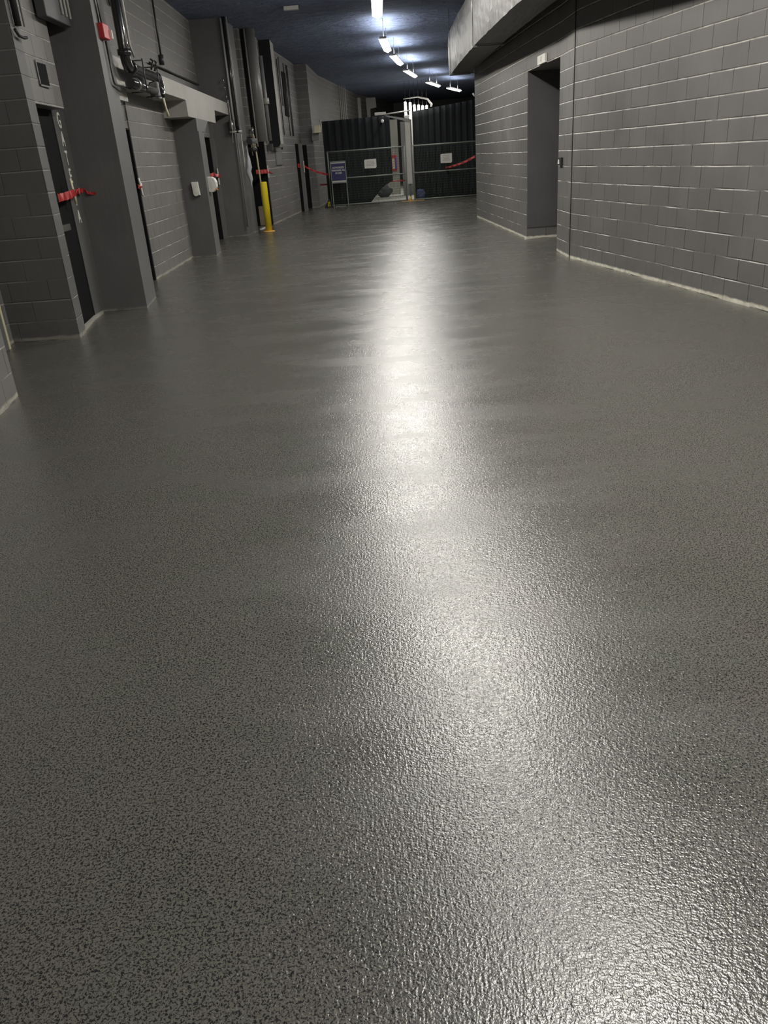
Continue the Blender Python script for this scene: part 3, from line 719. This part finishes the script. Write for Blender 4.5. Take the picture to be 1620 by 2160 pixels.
MB().prism([(-2.34, 24.62), (-2.30, 24.62), (-2.215, 25.66), (-2.255, 25.66)], 1.48, 1.87).build('body', M['frame'], t, bevel=0.005)
MB().prism([(-2.298, 24.72), (-2.288, 24.72), (-2.222, 25.56), (-2.232, 25.56)], 1.52, 1.83).build('door', M['pipe_grey'], t)
# emergency light at the far left
t = thing('emergency_light', (-1.28, 30.0, 2.4), 'beige emergency light box beside the top of the black drape', 'light fitting')
MB().box(-1.42, -1.19, 29.85, 30.18, 2.38, 2.62).build('housing', M['yellow2'], t, bevel=0.02)
MB().tube([(-1.18, 29.95, 2.36), (-1.15, 29.95, 2.6), (-1.18, 29.95, 2.8)], 0.02, 8).build('side_tube', M['pipe_white'], t)
MB().box(-1.52, -1.27, 30.05, 30.199, 2.16, 2.39).build('mount', M['pipe_grey'], t, bevel=0.01)

# ------------------------------------------------------------------ right wall fittings
t = thing('number_plate', (2.93, 13.7, 2.65), 'small white number plate over the recessed doorway on the right', 'sign')
MB().prism([(2.905, 13.48), (2.937, 13.48), (2.925, 13.96), (2.892, 13.96)], 2.640, 2.76).build('plate', M['white'], t)
text_mesh('17', 0.09, 'number', M['ink'], t, (2.898, 13.72, 2.70), (0.026, -1, 0), (0, 0, 1), 0.003)
t = thing('card_reader', (2.96, 12.5, 1.22), 'small black card reader with a white mark beside the recessed doorway', 'card reader')
MB().box(2.925, 2.962, 12.40, 12.60, 1.225, 1.33).build('body', M['rubber'], t, bevel=0.004)
MB().slab([(0, 0), (0.10, 0.0), (0.07, 0.06), (0.03, 0.06)], (2.924, 12.585, 1.245), (0, -1, 0), (0, 0, 1), 0.003).build('mark', M['white'], t)
tag(MB().tube([(2.80, 20.5, 2.64), (2.76, 20.5, 2.70)], 0.02, 8).build('wall_hook', M['white'], loc=(2.8, 20.5, 2.64)), 'tiny white hook near the top of the far right wall corner', 'hook')
tag(MB().box(2.86, 2.90, 14.72, 14.765, 0.0, 0.035).build('caulk_blob', M['white'], loc=(2.88, 14.74, 0)), 'small white blob on the floor at the foot of the far door jamb', 'blob')

# ------------------------------------------------------------------ drapes
def drape(name, x0, x1, y, z0, z1, label, cut=None, folds=22, seed=1):
    r = random.Random(seed); n = folds*6; rows = 12; mb = MB()
    ph = [r.uniform(0, 6) for _ in range(3)]
    for k in range(rows+1):
        a = k/rows
        for i in range(n+1):
            b = i/n; x = x0+(x1-x0)*b
            zt = z1[0]+(z1[1]-z1[0])*b; z = z0+(zt-z0)*a
            d = 0.010*sin(b*folds*2*pi+ph[0])*(1-0.3*a)+0.02*sin(b*folds*0.9*pi+ph[1])
            if cut: x = min(x, cut(z))
            mb.v.append(Vector((x, y+d, z)))
    for k in range(rows):
        for i in range(n):
            a = k*(n+1)+i; mb.f.append((a, a+1, a+n+2, a+n+1)); mb.sm.append(len(mb.f)-1)
    o = mb.build(name, M['drape'], loc=((x0+x1)/2, y, 0))
    md = o.modifiers.new('thick', 'SOLIDIFY'); md.thickness = 0.006
    return tag(o, label, 'drape')
def cutL(z):
    return 1.21 if z > 0.62 else 1.21-(0.40 if z < 0.5 else 0.40*(0.62-z)/0.12)-(0.47*(0.5-z)/0.5 if z < 0.5 else 0)
drape('drape', -1.16, 1.22, 30.75, 0.012, (2.76, 2.80), 'black drape hung behind the left fence panel, lower corner pulled aside', cutL, 20, 2)
drape('drape', 1.99, 4.30, 30.75, 0.012, (2.86, 3.10), 'black drape hung behind the right fence panel', None, 22, 5)

# ------------------------------------------------------------------ fence panels
def fence_panel(x0, x1, y, label, extra=()):
    t = thing('mesh_fence', (x0, y, 0), label, 'fence', 'mesh fence panels across the corridor')
    for z in (0.035, 0.905, 1.77):
        MB().tube([(x0, y, z), (x1, y, z)], 0.024, 10).build('rail', M['fence'], t)
    for x in (x0, x1)+tuple(extra):
        MB().tube([(x, y+0.001, 0.0), (x, y+0.001, 1.79)], 0.024, 10).build('post', M['fence'], t)
    mb = MB(); n = int((x1-x0)/0.05)
    for i in range(1, n):
        x = x0+(x1-x0)*i/n; mb.box(x-0.0035, x+0.0035, y-0.003, y+0.003, 0.06, 1.75)
    for j in range(1, 22):
        z = 0.04+j*0.08; mb.box(x0+0.03, x1-0.03, y-0.0025, y+0.0025, z-0.003, z+0.003)
    mb.build('wire_mesh', M['mesh'], t)
    return t
fence_panel(-1.04, 1.64, 30.2, 'left mesh fence panel with the blue sign in front of it')
fence_panel(1.93, 4.22, 30.2, 'right mesh fence panel beside the block wall corner')
t = thing('rubber_block', (-1.1, 29.9, 0), 'black rubber fence foot with yellow stripes at the left end of the fence', 'fence foot')
MB().slab([(-0.16, 0), (0.34, 0), (0.30, 0.03), (0.1, 0.05), (0.02, 0.26), (-0.04, 0.22)], (-1.12, 30.0, 0.0), (1, 0, 0), (0, 0, 1), 0.2).build('block', M['rubber'], t, bevel=0.008)
for dx in (-0.035, 0.015):
    MB().box(-1.12+dx, -1.12+dx+0.022, 29.785, 29.80, 0.03, 0.19).build('stripe', M['yellow'], t)
tag(MB().prism([(-0.9, 29.6), (-0.55, 29.55), (-0.5, 29.75), (-0.85, 29.8)], 0, 0.03).build('steel_plate', M['pipe_grey'], loc=(-0.7, 29.65, 0)),
    'flat grey plate lying on the floor by the fence foot', 'plate')

# gate post, column and rail between the panels
t = thing('gate_post', (1.80, 30.5, 0), 'pale grey square steel post in the gap between the two drapes', 'post')
MB().box(1.71, 1.89, 30.42, 30.60, 0.55, 2.75).build('column', M['pipe_white'], t, bevel=0.01)
MB().box(1.66, 1.70, 30.40, 30.44, 0.0, 1.9).build('side_frame', M['fence'], t)
MB().tube([(1.80, 30.5, 0.55), (1.80, 30.5, 0.0)], 0.03, 10).build('foot', M['frame'], t)
tag(MB().tube([(1.955, 30.35, 0), (1.955, 30.35, 2.83)], 0.022, 12).build('drape_pole', M['white'], loc=(1.955, 30.35, 0)),
    'thin white upright pole at the left edge of the right drape', 'pole')
t = thing('drape_rail', (1.3, 29.9, 2.8), 'pale steel rail and brace over the gap between the drapes', 'rail')
MB().box(0.69, 1.08, 30.28, 30.36, 2.80, 2.89).build('bracket', M['pipe_white'], t, bevel=0.01)
MB().tube([(1.02, 30.3, 2.81), (1.93, 30.3, 2.88)], 0.022, 8).build('upper_bar', M['pipe_white'], t)
MB().slab([(1.02, 2.80), (1.9, 2.62), (1.9, 2.52), (1.1, 2.74)], (0, 30.34, 0), (1, 0, 0), (0, 0, 1), 0.03).build('brace', M['pipe_grey'], t)
t = thing('round_lamp', (0.95, 30.5, 2.62), 'small round white lamp on the left drape under the rail', 'lamp')
mb = MB(); mb.tube([(0.95, 30.52, 2.62), (0.95, 30.50, 2.62), (0.95, 30.48, 2.62)], [0.055, 0.055, 0.03], 16); mb.build('lens', M['white'], t)
MB().tube([(0.95, 30.74, 2.62), (0.95, 30.525, 2.62)], 0.03, 10).build('mount', M['panel'], t)

# seen through the gap
struct('wall_far_2', MB().box(0.9, 1.72, 36.0, 36.4, 0, 2.85), M['concrete'])
struct('wall_far_3', MB().box(1.78, 2.4, 34.6, 34.9, 0, 2.7), M['pipe_grey'])
t = thing('fire_cabinet', (1.46, 35.9, 0.95), 'red framed cabinet with a bright blue edge on the far wall behind the fence', 'cabinet')
MB().box(1.38, 1.62, 35.93, 36.0, 0.92, 1.52).build('frame', M['red'], t, bevel=0.01)
MB().box(1.43, 1.53, 35.915, 35.93, 1.0, 1.40).build('panel', M['yellow2'], t)
MB().box(1.55, 1.60, 35.90, 35.93, 0.98, 1.44).build('edge', M['blue_bright'], t, bevel=0.005)
def sack(name, c, r, mat, label, seed):
    rr = random.Random(seed); bm = bmesh.new(); bmesh.ops.create_icosphere(bm, subdivisions=3, radius=1.0)
    for v in bm.verts:
        k = 1+0.16*sin(v.co.x*5+seed)*cos(v.co.y*4+v.co.z*5)+0.05*rr.uniform(-1, 1)
        v.co = Vector((v.co.x*r[0]*k, v.co.y*r[1]*k, max(0.0, (v.co.z*0.5+0.5)*r[2]*2*k if v.co.z > -0.8 else 0)))
    me = bpy.data.meshes.new(name); bm.to_mesh(me); bm.free(); me.materials.append(M[mat])
    o = bpy.data.objects.new(name, me); o.location = c; C.objects.link(o); return tag(o, label, 'bag')
sack('sack', (0.98, 34.2, 0), (0.30, 0.25, 0.22), 'bagdark', 'grey crumpled sack on the floor behind the left fence panel', 3)
sack('sack', (2.17, 30.47, 0), (0.16, 0.10, 0.17), 'bagblue', 'small blue-grey sack at the foot of the white drape pole', 8)
t = thing('amber_marker', (1.76, 30.1, 0), 'small amber marker on the floor at the foot of the gate post', 'marker')
MB().tube([(1.76, 30.1, 0.0), (1.76, 30.1, 0.16)], [0.05, 0.02], 12).build('cone', M['amber'], t)
MB().box(1.45, 2.25, 29.98, 30.10, 0.0, 0.012).build('strip', M['amber'], t)

# papers and the blue sign
def notice(x0, x1, z0, z1, label, seed):
    t = thing('paper_notice', ((x0+x1)/2, 30.165, z0), label, 'notice')
    mb = MB(); mb.slab([(0, 0.01), (x1-x0-0.03, 0), (x1-x0, 0.04), (x1-x0, z1-z0), (0.02, z1-z0-0.01), (0, z1-z0-0.04)], (x0, 30.168, z0), (1, 0, 0), (0, 0, 1), 0.003)
    mb.build('sheet', M['paper'], t)
    r = random.Random(seed)
    for k in range(4):
        w_ = (x1-x0)*r.uniform(0.5, 0.7); cx = (x0+x1)/2; z = z1-0.07-k*(z1-z0-0.12)/4; mb = MB()
        x = cx-w_/2
        while x < cx+w_/2:
            l = r.uniform(0.015, 0.035); mb.box(x, x+l, 30.1615, 30.1635, z-0.012, z+0.012); x += l+0.012
        mb.build('text_line', M['ink'], t)
notice(0.22, 0.64, 1.155, 1.455, 'white paper notice tied on the left fence panel', 4)
notice(2.89, 3.29, 1.145, 1.455, 'white paper notice with curled corner on the right fence panel', 9)
t = thing('sign_stand', (-0.69, 29.6, 0), 'blue poster in a grey metal stand in front of the left fence panel', 'sign')
mb = MB()
for x in (-0.945, -0.435): mb.box(x-0.012, x+0.012, 29.57, 29.6, 0.0, 1.46)
mb.box(-0.945, -0.435, 29.57, 29.6, 1.44, 1.465); mb.box(-0.945, -0.435, 29.57, 29.6, 0.77, 0.79)
mb.build('stand_frame', M['fence'], t)
MB().box(-0.93, -0.45, 29.575, 29.585, 0.79, 1.44).build('poster', M['blue'], t)
MB().box(-0.93, -0.45, 29.568, 29.575, 1.395, 1.43).build('top_strip', M['pipe_white'], t)
MB().box(-0.93, -0.45, 29.568, 29.575, 0.80, 0.85).build('bottom_strip', M['pipe_white'], t)
for i, (s_, tx) in enumerate(((0.078, 'AUTHORIZED'), (0.078, 'PERSONNEL ALL'), (0.078, 'ACCESS'))):
    text_mesh(tx, s_, 'text_line', M['paper'], t, (-0.69, 29.571, 1.26-i*0.085), (1, 0, 0), (0, 0, 1), 0.004, sx=0.82 if i != 1 else 0.78)

# ------------------------------------------------------------------ far things over the drapes
xs = [(-0.93, 0.03), (-0.74, 0.045), (-0.66, 0.02), (-0.58, 0.02), (-0.50, 0.02), (-0.42, 0.02), (-0.34, 0.016)]
for i, (x, r) in enumerate(xs):
    conduit('far_conduit', [(x, 39.4, ZC), (x, 39.4, 2.4)], r, 'pipe_white' if r < 0.025 else 'pipe_grey',
            ['grey upright conduit leftmost of the far bundle', 'widest grey upright conduit of the far bundle', 'first of the slim pale conduits in the far bundle',
             'second of the slim pale conduits in the far bundle', 'third of the slim pale conduits in the far bundle', 'fourth of the slim pale conduits in the far bundle',
             'thinnest pale conduit, rightmost of the far bundle'][i], 'conduit', 'bundle of conduits rising behind the left drape', 8)
tag(MB().box(0.18, 0.32, 39.6, 39.8, 2.4, 3.95).build('far_post', M['pipe_grey'], loc=(0.25, 39.7, 2.4)), 'grey upright post rising behind the left drape', 'post')
tag(MB().slab([(0.60, 2.4), (0.72, 2.4), (0.74, 3.5), (1.02, 3.55), (1.0, 3.95), (0.56, 3.95)], (0, 40.2, 0), (1, 0, 0), (0, 0, 1), 0.1).build('steel_sheet', M['frame'], loc=(0.8, 40, 2.4)),
    'grey bent panel rising behind the drape, left of the pale rail', 'panel')
tb = [(2.33, 3.10, 3.66), (2.545, 2.98, 3.62), (2.73, 3.28, 3.52), (2.92, 3.28, 3.50), (3.10, 3.29, 3.46), (3.285, 3.30, 3.45)]
for i, (x, z0, z1) in enumerate(tb):
    o = thing('tube_light', (x, 40, z0), ['longer glowing tube light, leftmost of the row', 'longest glowing tube light, second in the row', 'third glowing tube light of the row', 'fourth glowing tube light of the row',
             'fifth glowing tube light of the row', 'shortest glowing tube light, rightmost of the row'][i], 'tube light', 'upright tube lights glowing over the gap')
    o['category'] = 'tube light'
    MB().tube([(x, 40, z0-0.02), (x, 40, z0), (x, 40, z1), (x, 40, z1+0.02)], [0.02, 0.055, 0.055, 0.02], 12).build('tube', M['tube'], o)
    MB().tube([(x, 40, z1), (x, 40, ZC)], 0.006, 6).build('hanging_rod', M['pipe_dark'], o)
tag(MB().tube([(2.25, 40.1, 3.80), (2.9, 40.1, 3.84), (3.35, 40.1, 3.72), (3.52, 40.1, 3.50), (3.50, 40.1, 3.40)], [0.02, 0.03, 0.04, 0.05, 0.04], 10).build('curved_rail', M['pipe_white'], loc=(3, 40, 3.8)),
    'pale curved rail arching over the row of tube lights', 'rail')
tag(MB().box(-1.30, -1.0, 19.3, 19.42, 4.42, 4.49).build('ceiling_plate', M['pipe_white'], loc=(-1.15, 19.35, 4.49)), 'small pale plate on the dark ceiling near the top edge', 'plate')

for o in list(bpy.data.objects):
    if '_base' in o: del o['_base']
